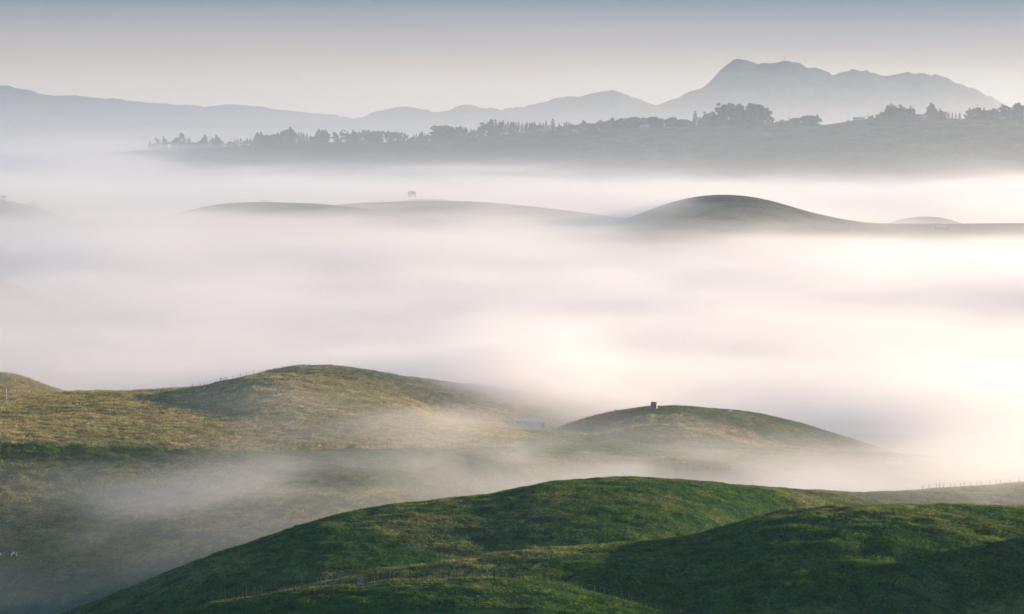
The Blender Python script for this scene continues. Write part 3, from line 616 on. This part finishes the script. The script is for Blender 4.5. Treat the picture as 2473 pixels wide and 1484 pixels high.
def beast(name, loc, label, cat, me, rz, sc_=1.0, group=None, eyes=True, lying=False):
    r = thing(name, loc, label, cat, group, rz, sc_); link('body', me, r)
    if eyes: eye_horn(r, M['tank'], (-1.2, 0, 1.28) if not lying else (-1.06, 0, .83))
    return r
def on_slope(ox, oy, **k):
    x, y, z = hit(ox, oy, **k); return (x, y, z - .04)
beast('cow', on_slope(33, 1346, dmin=780, dmax=1000), 'black and white cow standing side-on in the misty blue hollow', 'cow', cow_me, .12, 1.05)
beast('cow', on_slope(-4, 1343, dmin=780, dmax=1000), 'pale cow cut by the picture edge beside the black and white cow', 'cow', cow_me, 2.9, 1.05)
beast('cow', spot(1766, 1262.5, .02), 'cow lying down on the skyline right of the water tank', 'cow', lie_me, .05, 1.0, lying=True)
sheep_me = skin_mesh('body', [(.42,0,.62),(.1,0,.62),(-.25,0,.62),(-.48,0,.72),(-.68,0,.66),(-.82,0,.56),(.42,.13,.35),(.42,.13,.03),(.42,-.13,.35),(.42,-.13,.03),(-.3,.12,.35),(-.3,.12,.03),(-.3,-.12,.35),(-.3,-.12,.03),(-.66,.16,.7),(-.66,-.16,.7)],
     [(0,1),(1,2),(2,3),(3,4),(4,5),(0,6),(6,7),(0,8),(8,9),(2,10),(10,11),(2,12),(12,13),(4,14),(4,15)], [(.24,.26),(.27,.29),(.25,.27),(.14,.17),(.1,.11),(.06,.07),.07,.04,.07,.04,.07,.04,.07,.04,.03,.03], M['fleece'])
for k, (a, dd) in enumerate([(1252, 1262), (1258, 1258), (1277, 1255), (1283, 1252), (1290, 1256), (1296, 1251), (1308, 1258), (1314, 1254), (1328, 1250), (1366, 1243)]):
    lb = ['white sheep lying in the blue mist below the tin shed', 'white sheep at the foot of the hill, apart from the flock below the shed'][k >= 8]
    beast('sheep', spot(a, dd, -.02), lb, 'sheep', sheep_me, ur(0, 6), 1.0, 'sheep below the shed' if k < 8 else 'sheep at the hill foot', eyes=False)
for a in (722, 727):
    beast('sheep', spot(a, 1139.5, -.02), 'white sheep beside the sparse fence in the dry field', 'sheep', sheep_me, ur(0, 6), 1.0, 'sheep in the dry field', eyes=False)
for a in (627, 634, 640, 647, 655, 673):
    beast('cow', spot(a, 3548), 'tiny dark cow grazing on the crest of the long fog-wrapped hill', 'cow', cow_me, ur(0, 6), 1.25, 'cattle on the long far hill', eyes=False)

# ------------------------------------------------------------------ trees and shrubs
def leaf_faces(rg, C, size, flat=.0):                  # one random leaf-spray quad per centre
    n_ = len(C); A = rg.normal(size=(n_, 3)); A /= np.linalg.norm(A, axis=1)[:, None]; B = np.cross(A, rg.normal(size=(n_, 3))); B /= np.linalg.norm(B, axis=1)[:, None]
    s1 = (size * rg.uniform(.6, 1.3, n_))[:, None]; s2 = s1 * rg.uniform(.4, .8, n_)[:, None]
    if flat: A[:, 2] *= (1 - flat); B[:, 2] *= (1 - flat)
    V = np.stack([C - A * s1, C + B * s2, C + A * s1, C - B * s2], 1).reshape(-1, 3); return V, np.arange(4 * n_).reshape(-1, 4)
def lobes_crown(rg, lobes, per, size):
    C = []
    for (x, y, z, rx, rz) in lobes:
        q = rg.normal(size=(per, 3)); q /= np.linalg.norm(q, axis=1)[:, None]; q *= (rg.uniform(.35, 1, per) ** .6)[:, None]
        C.append(q * np.array([rx, rx, rz]) + np.array([x, y, z]))
    return leaf_faces(rg, np.concatenate(C), size)
kinds = {}
def make_kind(kind, var):
    rg = np.random.default_rng(100 + var * 7 + len(kind)); b = MB()
    if kind == 'spruce':
        C = []
        for k in range(26):
            z = .08 + .9 * k / 26; r = .27 * (1 - z) ** .85 * rg.uniform(.7, 1.2) + .01
            for q in range(int(7 + 12 * (1 - z))):
                a = rg.uniform(0, 2 * PI); t_ = rg.uniform(.2, 1); C.append((r * t_ * math.cos(a), r * t_ * math.sin(a), z - .05 * t_ + rg.normal() * .008))
        V, F = leaf_faces(rg, np.array(C), .05, .3); b.tube([(0, 0, -.05), (0, 0, .5), (0, 0, .98)], [.02, .012, .003], 6)
    elif kind == 'cypress':
        lb = [(rg.normal() * .05, rg.normal() * .05, .22, .27, .25), (0, 0, .5, .19, .22), (.01, 0, .74, .1, .16), (0, .01, .9, .045, .12)] + [(rg.normal() * .13 * (1.2 - q), rg.normal() * .13 * (1.2 - q), q, .1 * (1.25 - q), .13) for q in rg.uniform(.45, .85, 6)]
        V, F = lobes_crown(rg, lb, 95, .055); b.tube([(0, 0, -.05), (.01, 0, .4), (0, 0, .8)], [.035, .025, .006], 6)
    elif kind == 'broad':
        lb = [(0, 0, .2, .36, .24), (.1, .1, .12, .3, .16)] + [(rg.normal() * .2, rg.normal() * .2, rg.uniform(.35, .82), rg.uniform(.1, .17), rg.uniform(.09, .15)) for _ in range(9)]
        V, F = lobes_crown(rg, lb, 75, .06); b.tube([(0, 0, -.05), (.02, 0, .35), (-.02, .02, .7)], [.04, .028, .006], 6)
        for q in lb[1:6]: b.tube([(0, 0, .25), (q[0] * .6, q[1] * .6, q[2] * .8), (q[0], q[1], q[2])], [.018, .012, .004], 4)
    else:                                              # gum: tall bare limbs, loose leaf clumps high up
        lb = [(rg.normal() * .11, rg.normal() * .11, rg.uniform(.38, .97), rg.uniform(.05, .1), rg.uniform(.04, .085)) for _ in range(13)]
        V, F = lobes_crown(rg, lb, 45, .042); b.tube([(0, 0, -.05), (.02, 0, .3), (-.01, .02, .6), (.01, 0, .9)], [.024, .019, .012, .004], 6)
        for q in lb: b.tube([(0, 0, q[2] * .55), (q[0] * .6, q[1] * .6, q[2] * .85), q[:3]], [.01, .007, .003], 4)
    me = mesh('crown', V, F, M['conifer' if kind in ('spruce', 'cypress') else 'broad']); return me, b.mesh('trunk', M['bark'])
for kd in ('spruce', 'cypress', 'broad', 'gum'): kinds[kd] = [make_kind(kd, v) for v in range(4)]
def tree(kind, loc, h, wide, label, group, name):
    r = thing(name, loc, label, 'tree', group, ur(0, 6.28), (h * wide, h * wide, h)); c, tr = random.choice(kinds[kind])
    link('crown', c, r); link('trunk', tr, r); return r
K = 1.6563
SK = """600 570 c;612 573 b;620 572 b;631 558 g;642 570 b;655 552 c;662 562 c;680 590 b;700 565 b;710 550 b;718 539 g;728 556 b;738 580 b;752 570 c;757 557 c;772 566 b;785 565 b;800 564 b;810 560 c;818 545 c;828 556 b;840 560 b;852 556 c;866 545 c;876 556 c;883 570 b;
891 561 s;903 580 b;910 569 s;918 575 s;925 568 b;933 566 b;940 557 s;950 558 s;963 554 s;975 561 s;987 557 c;1001 553 s;1012 560 b;1020 548 c;1030 535 c;1045 533 c;1057 545 b;1067 533 b;1078 542 b;1090 548 c;1102 545 c;1112 536 c;1124 532 c;1135 528 c;1148 523 c;1160 515 c;1170 524 c;1180 535 c;1195 528 s;1205 530 s;1214 533 s;1227 537 s;1240 542 s;1250 541 b;1262 540 b;1270 528 c;1277 521 c;1290 523 c;1300 523 c;1308 532 c;1317 541 g;1337 533 g;1346 538 g;1355 547 b;1365 525 g;1390 532 c;1400 536 b;
1413 526 c;1425 534 c;1435 532 c;1446 534 b;1455 526 g;1466 530 c;1475 525 c;1490 525 b;1500 526 b;1507 528 b;1518 530 b;1530 529 g;1545 528 g;1562 530 b;1575 534 g;1585 532 g;1597 536 g;1608 533 g;1618 538 g;1630 541 b;1642 552 b;1655 537 s;1665 537 s;1678 540 c;1686 531 c;1697 540 b;1710 538 g;1722 546 b;1738 540 b;1748 524 b;1757 515 b;1768 508 b;1777 505 b;1786 503 b;1795 504 b;1806 512 b;1816 524 b;1823 515 g;1832 514 c;1840 510 c;1852 516 c;1863 514 c;1876 518 b;1890 520 g;1902 524 g;1915 512 c;1925 500 s;1933 490 s;1947 496 g;1957 492 s;
1965 484 g;1974 490 s;1983 483 s;1995 490 s;2003 492 c;2012 482 s;2022 496 b;2032 487 s;2045 494 c;2055 494 c;2065 490 s;2075 489 s;2088 494 b;2100 496 b;2108 490 s;2120 496 c;2130 494 c;2139 489 s;2150 494 b;2160 490 b;2172 494 b;2184 485 s;2195 500 s;2211 476 s;2224 508 b;2236 493 s;2250 500 b;2258 492 s;2266 487 s;2276 490 s;2288 498 b;2300 506 b;2312 500 b;2322 496 c;2334 485 c;2344 494 s;2353 492 s;2364 502 b;2375 492 b;2387 489 b;2402 484 c;2414 487 b;2426 484 b;2440 482 b;2451 476 c;2463 484 b;2475 480 b;2487 473 b;2500 474 b;2512 473 b;2525 471 b;2538 470 b;2550 468 b;2562 471 b;2572 470 b;2584 472 b;2596 469 b;2608 470 b;2620 471 b;2632 476 b;2642 481 b;2650 479 s;2662 481 s;2674 476 b;2686 469 b;2698 469 b;2710 471 b;2725 482 b;2740 475 b;2752 480 b;2766 480 b;2780 446 s;2797 470 s;2810 474 b;
2820 460 g;2828 452 g;2838 458 b;2846 456 g;2858 455 c;2868 462 b;2878 438 g;2886 440 g;2895 426 g;2902 420 g;2912 430 b;2922 428 g;2932 424 g;2943 428 g;2953 430 b;2962 427 g;2971 423 g;2981 426 b;2990 421 g;2998 420 b;3008 424 g;3018 426 b;3030 426 g;3040 430 g;3050 438 g;3058 442 g;3066 437 g;3073 450 g;3080 464 b;3092 490 b;3105 485 s;3114 488 b;3122 482 s;3132 480 b;3140 477 b;3150 484 b;3162 474 g;3175 474 b;3187 469 b;3200 472 b;3213 465 b;3225 463 b;3236 460 b;3248 463 b;3259 462 g;3268 474 b;3482 470 b;3512 463 b;3525 455 b;3538 450 b;3545 440 c;3552 425 c;3563 415 s;3573 426 c;3583 431 c;3594 444 g;3605 424 g;3616 432 b;3628 428 b;3636 430 b;3643 425 s;3652 437 s;3715 440 c;3724 417 c;3734 425 c;3744 440 c;3754 440 b;3760 434 s;3770 442 b;3778 452 b;3794 447 s;3809 450 s;3823 452 s;3839 451 s;3866 455 b;3877 432 s;3889 436 b;3897 434 b;3908 432 b;3916 430 b;3926 445 b;3936 433 s;3948 450 b;3956 440 b;3965 433 b;3977 434 b;3990 438 b;4003 436 g;4012 432 g;4021 425 g;4032 432 g;4041 428 g;4052 430 b;4061 420 c;4069 420 c;4077 418 c;4088 428 g;4100 425 b"""
kn = {'s': ('spruce', 'spruce_tree', .95), 'c': ('cypress', 'cypress_tree', 1.0), 'b': ('broad', 'broadleaf_tree', 1.05), 'g': ('gum', 'gum_tree', 1.15)}
wr = far['wooded_ridge']
def where(x):
    return ('at the low misty end of the wooded ridge' if x < 1250 else 'in the tree line left of the tall ridge spruce' if x < 2205 else 'in the dense ridge wood near the pale house' if x < 2815 else
            'in the tall grove on the wooded ridge' if x < 3085 else 'in the low clump beside the tall grove' if x < 3300 else 'beside the long ridge shed and lit house' if x < 3700 else 'in the tree row right of the lit ridge house')
KL = {'s': 'pointed dark spruce', 'c': 'dense upright cypress', 'b': 'rounded broadleaf tree', 'g': 'loose-crowned gum tree'}
for e in SK.replace('\n', '').split(';'):
    x_, top, kd = e.split(); ox, oy = int(x_) / K, int(top) / K
    uu = U(ox); dd = float(np.interp(uu, US, wr.d)) + ur(-25, 40); gz_ = zat(uu * dd, dd); zt = CZ + float(ray(ox, oy)[1]) * dd
    h = max((zt - gz_ + 1.5) * 1.06, 8.0); k_, nm, wd = kn[kd]
    if kd == 'b' and int(x_) < 2210 and int(x_) % 3 == 0: kd = 's'; k_, nm, wd = kn[kd]
    lb, gp = KL[kd] + ' ' + where(int(x_)), {'s': 'spruces', 'c': 'cypresses', 'b': 'broadleaf trees', 'g': 'gum trees'}[kd] + ' ' + where(int(x_))
    if x_ == '2211': lb, gp = 'tall lone pointed spruce rising above the middle of the ridge wood', None
    if x_ == '2780': lb, gp = 'slender tall spruce standing left of the tall gum grove', None
    if x_ == '3482': lb, gp = 'low windswept tree just right of the long ridge shed', None
    tree(k_, (uu * dd, dd, gz_ - 1.0), h, wd * (13 / h if h < 13 and kd != 's' else 1) * ur(1.0, 1.4), lb, gp, nm)
    if kd != 's' and ur(0, 1) < .75:                   # the understorey that closes the wood near the ground
        u2 = uu + ur(-.0006, .0006); d2 = dd - ur(5, 45); hh = ur(8, 14)
        tree('broad', (u2 * d2, d2, zat(u2 * d2, d2) - .8), hh, ur(1.1, 1.6), 'low bushy understorey tree ' + where(int(x_)), 'low trees ' + where(int(x_)), 'bushy_tree')
x, y, z = spot(994, 4150)
lt = thing('gum_tree', (x, y, z - .4), 'lone spreading tree standing above the fog behind the long hill', 'tree', None, 0, (10.5, 10.5, 10.5))
rg = np.random.default_rng(5)
V, F = lobes_crown(rg, [(-.28,0,.78,.22,.16),(.05,.1,.86,.28,.18),(.3,-.05,.72,.2,.18),(-.3,.1,.45,.17,.12),(.42,0,.42,.14,.2),(0,-.1,.68,.25,.12)], 90, .06); link('crown', mesh('crown', V, F, M['broad']), lt)
b = MB(); b.tube([(0,0,-.1),(.02,0,.3),(0,.03,.75)], [.04,.03,.01], 6); b.tube([(.01,0,.25),(.3,0,.5),(.36,0,.7)], [.025,.015,.006], 5); b.tube([(.01,0,.25),(-.22,.03,.45),(-.28,0,.7)], [.025,.015,.006], 5); link('trunk', b.mesh('trunk', M['bark']), lt)
for a, dd, h, q in ((6, 3495, 5.5, 0), (76, 3505, 5, 1), (86, 3505, 3.5, 1)):
    x, y, z = spot(a, dd); tree('broad', (x, y, z - .3), h, 1.3, ['dim rounded tree on the fog-covered knoll by the picture edge', 'faint small tree half lost in fog beyond the valley'][q], None if q == 0 else 'faint trees in the fog', 'broadleaf_tree')

shr = []
for v in range(6):
    rg = np.random.default_rng(300 + v)
    lb = [(0, 0, .25, .55, .3)] + [(rg.normal() * .38, rg.normal() * .38, rg.uniform(.2, .6), rg.uniform(.2, .34), rg.uniform(.16, .28)) for _ in range(6)]
    V, F = lobes_crown(rg, lb, 48, .1); b = MB()
    for q in lb[1:4]: b.tube([(0, 0, -.1), (q[0] * .5, q[1] * .5, .2), q[:3]], [.05, .035, .012], 5)
    shr.append((mesh('foliage', V, F, M['shrub']), b.mesh('stem', M['bark'])))
def shrub(x, y, r, h, label, group, name='shrub'):
    o = thing(name, (x, y, zat(x, y) - .05), label, 'shrub', group, ur(0, 6.28), (r, r, h)); f, st = random.choice(shr); link('foliage', f, o); link('stem', st, o)
ns = 0
bl = np.array(bush_line, float)
while ns < 235:
    ox = ur(-30, 1010); back = ur(0, 1) ** 1.5 * (46 if ox < 430 else 34)
    dens = (1.0 if ox < 430 else .5 if ox < 560 else .62 if ox < 700 else .3) * (1 if back < 24 else .55)
    if fbm(np.array([ox / 60]), np.array([back / 14]), oct=2, seed=77)[0] < .62 - .5 * dens or ur(0, 1) > dens: continue
    d_ = float(np.interp(ox, bl[:, 0], bl[:, 1])) - 3 - back; r = ur(1.0, 2.5) * (1.2 if back < 22 else .65)
    big = ox < 430
    shrub(U(ox) * d_, d_, r, r * ur(.55, .85), (('large' if r > 2.2 else 'mid-sized' if r > 1.6 else 'small') + ' leafy green shrub ' + ('right against the stake fence in the dense thicket' if back < 8 else 'at the lower edge of the dense thicket') if big else 'leafy green shrub in the scattered scrub under the stake fence') if back < 24 else 'small green shrub on the open slope below the thicket',
          ('thicket shrubs %s %s' % ('large' if r > 2.2 else 'mid-sized' if r > 1.6 else 'small', 'by the fence' if back < 8 else 'at the lower edge') if big else 'scattered scrub') if back < 24 else 'shrubs on the open slope'); ns += 1
for k in range(46):                                    # dim scrub in the blue hollow
    ox = ur(960, 1420); d_ = float(np.interp(ox, bl[:, 0], bl[:, 1])) - ur(4, 40); r = ur(.5, 1.3)
    shrub(U(ox) * d_, d_, r, r * .7, 'dim low shrub in the blue misty hollow before the shed', 'shrubs in the misty hollow')
for a, dd, r in ((1597, rd('middle_hill', 1597) + 1, .8), (1604, rd('middle_hill', 1604) + 2, .5)):
    shrub(U(a) * dd, dd, r, r * 1.1, 'small weedy shrub on the crest of the middle grassy hill', 'shrubs on the middle crest')
for k in range(95):                                    # rough weeds on the lit crests
    q = k < 60; a = ur(1940, 2480) if q else ur(1560, 2330); dd = rd('foreground_hill', a) - ur(-3, 24) if q else rd('middle_hill', a) - ur(-4, 20); r = ur(.28, .62)
    shrub(U(a) * dd, dd, r, r * ur(.6, 1.0), 'low weedy clump on the sunlit crest of the %s hill' % ('dark foreground' if q else 'middle grassy'), 'weedy clumps on the %s crest' % ('foreground' if q else 'middle'), 'weed_clump')
for a, oy in ((1445, 1075), (1690, 1080), (1530, 1078)):
    x, y, z = hit(a, oy, dmin=1060, dmax=1400); shrub(x, y, .9, .6, 'dark low clump on the shaded slope below the bank', 'clumps on the shaded slope')

# ------------------------------------------------------------------ ridge buildings and mountain masts
house('long_shed', 2074, 6308, 21, 9, 4.2, 1.2, 'long pale shed on the bare shoulder of the wooded ridge', .1, 'wallp', 'tin', 4, cat='shed')
house('ridge_hut', 2049, 6312, 5, 4, 2.2, .7, 'tiny hut left of the long pale ridge shed', .2, 'wallp', 'roofp', 1, cat='hut')
house('ridge_house', 2217, 6295, 23, 11, 3.6, 3.0, 'low ridge house with a sun-lit end wall between tree groups', -.75, 'wallp', 'roofp', 4)
house('ridge_house', 1557, 6362, 17, 9, 4.0, 2.2, 'pale house in front of the dense ridge wood', .2, 'wallp', 'roofp', 3)
house('ridge_house', 1218, 6455, 15, 8, 3.6, 2.4, 'grey house low among trees at the misty side of the ridge', -.3, 'wallp', 'roofp', 3)
house('ridge_house', 1392, 6375, 12, 8, 3.5, 2.0, 'small house below the tall lone ridge spruce', .3, 'wallp', 'roofp', 2)
house('valley_shed', 2276, 3405, 12, 7, 3.2, 1.0, 'small dark shed on the low foggy saddle right of the round hill', .2, 'timber', 'tin', 0, cat='shed')
for k, (a, h) in enumerate(((1782, 12), (1893, 13), (1804, 6), (2150, 5))):
    dd = 10000.; x = U(a) * dd; dl = np.linspace(9700, 10300, 120); zz = land(np.full(120, U(a)), dl); j = int(np.argmax((zz - CZ) / dl)); x, dd = U(a) * dl[j], dl[j]
    o = thing('radio_mast', (x, dd, float(zz[j]) - 2), ['tallest lattice radio mast on the mountain summit', 'slim radio mast on the second mountain rise', 'short mast just right of the summit mast', 'tiny mast on the right mountain shoulder'][k], 'mast')
    m = MB(); m.tube([(0, 0, 0), (0, 0, h * .6), (0, 0, h + 2)], [.9, .6, .25], 5); m.build('mast', M['steel'], o)
    for q in (.55, .8): m = MB(); m.box((0, 0, h * q), (2.2, .6, .9)); m.build('antenna', M['steel'], o)

# ------------------------------------------------------------------ dirt trail on the foreground slope
tp = [(1306, 1334), (1303, 1342), (1308, 1352), (1304, 1362), (1292, 1372), (1284, 1380), (1292, 1388), (1302, 1394), (1330, 1399)]
tt = np.linspace(0, len(tp) - 1, 46); hx = np.interp(tt, range(len(tp)), [p[0] for p in tp]); hy = np.interp(tt, range(len(tp)), [p[1] for p in tp])
C = np.array([hit(a, b_, 560, 760)[:2] for a, b_ in zip(hx, hy)]); C = C[np.concatenate([[True], np.abs(np.diff(C[:, 1])) < 8])]
tn = np.gradient(C, axis=0); tn /= np.linalg.norm(tn, axis=1)[:, None] + 1e-9; nn = np.stack([-tn[:, 1], tn[:, 0]], -1); V = []
for i, c in enumerate(C):
    wv = .5 + .15 * math.sin(i * 1.7)
    for q in (-1, 0, 1):
        p_ = c + nn[i] * wv * q; V.append((p_[0], p_[1], zat(p_[0], p_[1]) + .035))
F = [(3*i+k, 3*i+k+1, 3*i+k+4, 3*i+k+3) for i in range(len(C) - 1) for k in (0, 1)]
tag(link('trail', mesh('trail', V, F, M['dirt'])), kind='structure')

# ------------------------------------------------------------------ grass tufts, uncountable
def tufts(name, n, umin, umax, dmin, dmax, hmul=1.0):
    rg = np.random.default_rng(hash(name) % 1000 if False else len(name) * 13 + n % 97)
    gu = np.linspace(umin, umax, 260); gd = np.linspace(500, dmax, 700); GU, GD = np.meshgrid(gu, gd); gz = land_near(GU, GD, False)[0]
    el = (gz - CZ) / GD; vis = el >= np.maximum.accumulate(el, 0) - .0006                     # seen from the viewer's hill
    u = rg.uniform(umin, umax, n * 3); d = rg.uniform(dmin ** .5, dmax ** .5, n * 3) ** 2
    iu = np.clip(((u - umin) / (umax - umin) * 259).round().astype(int), 0, 259); id_ = np.clip(((d - 500) / (dmax - 500) * 699).round().astype(int), 0, 699)
    keep = vis[id_, iu] | (rg.uniform(size=len(u)) < .12); cl = fbm(u * d / 5, d / 5, oct=3, seed=133); keep &= rg.uniform(size=len(u)) < sstep(.32, .62, cl) + .12
    u, d, cl = u[keep][:n], d[keep][:n], cl[keep][:n]; n = len(u); x = u * d; z = land_near(u, d)[0]
    dr = dry_and_lit(x, d); B = 4; base = np.stack([x, d, z], -1)
    hgt = (.17 + .26 * sstep(.45, .75, cl) * rg.uniform(.4, 1.2, n) + .40 * sstep(.60, .72, fbm(x / 6, d / 6, oct=3, seed=141)) * sstep(.05, .08, u) * sstep(720, 690, d)) * (1 + .6 * dr) * hmul
    V = np.empty((n, B, 3, 3), np.float32)
    for k in range(B):
        a = rg.uniform(0, 2 * PI, n); off = rg.normal(size=(n, 2)) * .14; wdt = rg.uniform(.06, .14, n) * hmul; ln = rg.normal(size=(n, 2)) * .55
        c = base.copy(); c[:, 0] += off[:, 0]; c[:, 1] += off[:, 1]; c[:, 2] -= .05
        dx = np.stack([np.cos(a) * wdt, np.sin(a) * wdt, 0 * a], -1); hh = hgt * rg.uniform(.6, 1.15, n)
        V[:, k, 0] = c - dx; V[:, k, 1] = c + dx; V[:, k, 2] = c + np.stack([ln[:, 0] * hh, ln[:, 1] * hh, hh + .05], -1)
    me = bpy.data.meshes.new(name); nv = n * B * 3; me.vertices.add(nv); me.vertices.foreach_set('co', V.reshape(-1)); me.loops.add(nv); me.loops.foreach_set('vertex_index', np.arange(nv, dtype=np.int32))
    me.polygons.add(n * B); me.polygons.foreach_set('loop_start', np.arange(0, nv, 3, dtype=np.int32)); me.attributes.new('dry', 'FLOAT', 'POINT').data.foreach_set('value', np.repeat(np.clip(dr + rg.normal(size=n) * .15, 0, 1), B * 3).astype(np.float32))
    me.update(calc_edges=True); me.materials.append(M['blades']); tag(link(name, me), kind='stuff')
tufts('grass_tufts', 230000, -.16, .16, 560, 930, 1.05)
tufts('field_grass', 150000, -.16, .16, 860, 1400, 1.25)
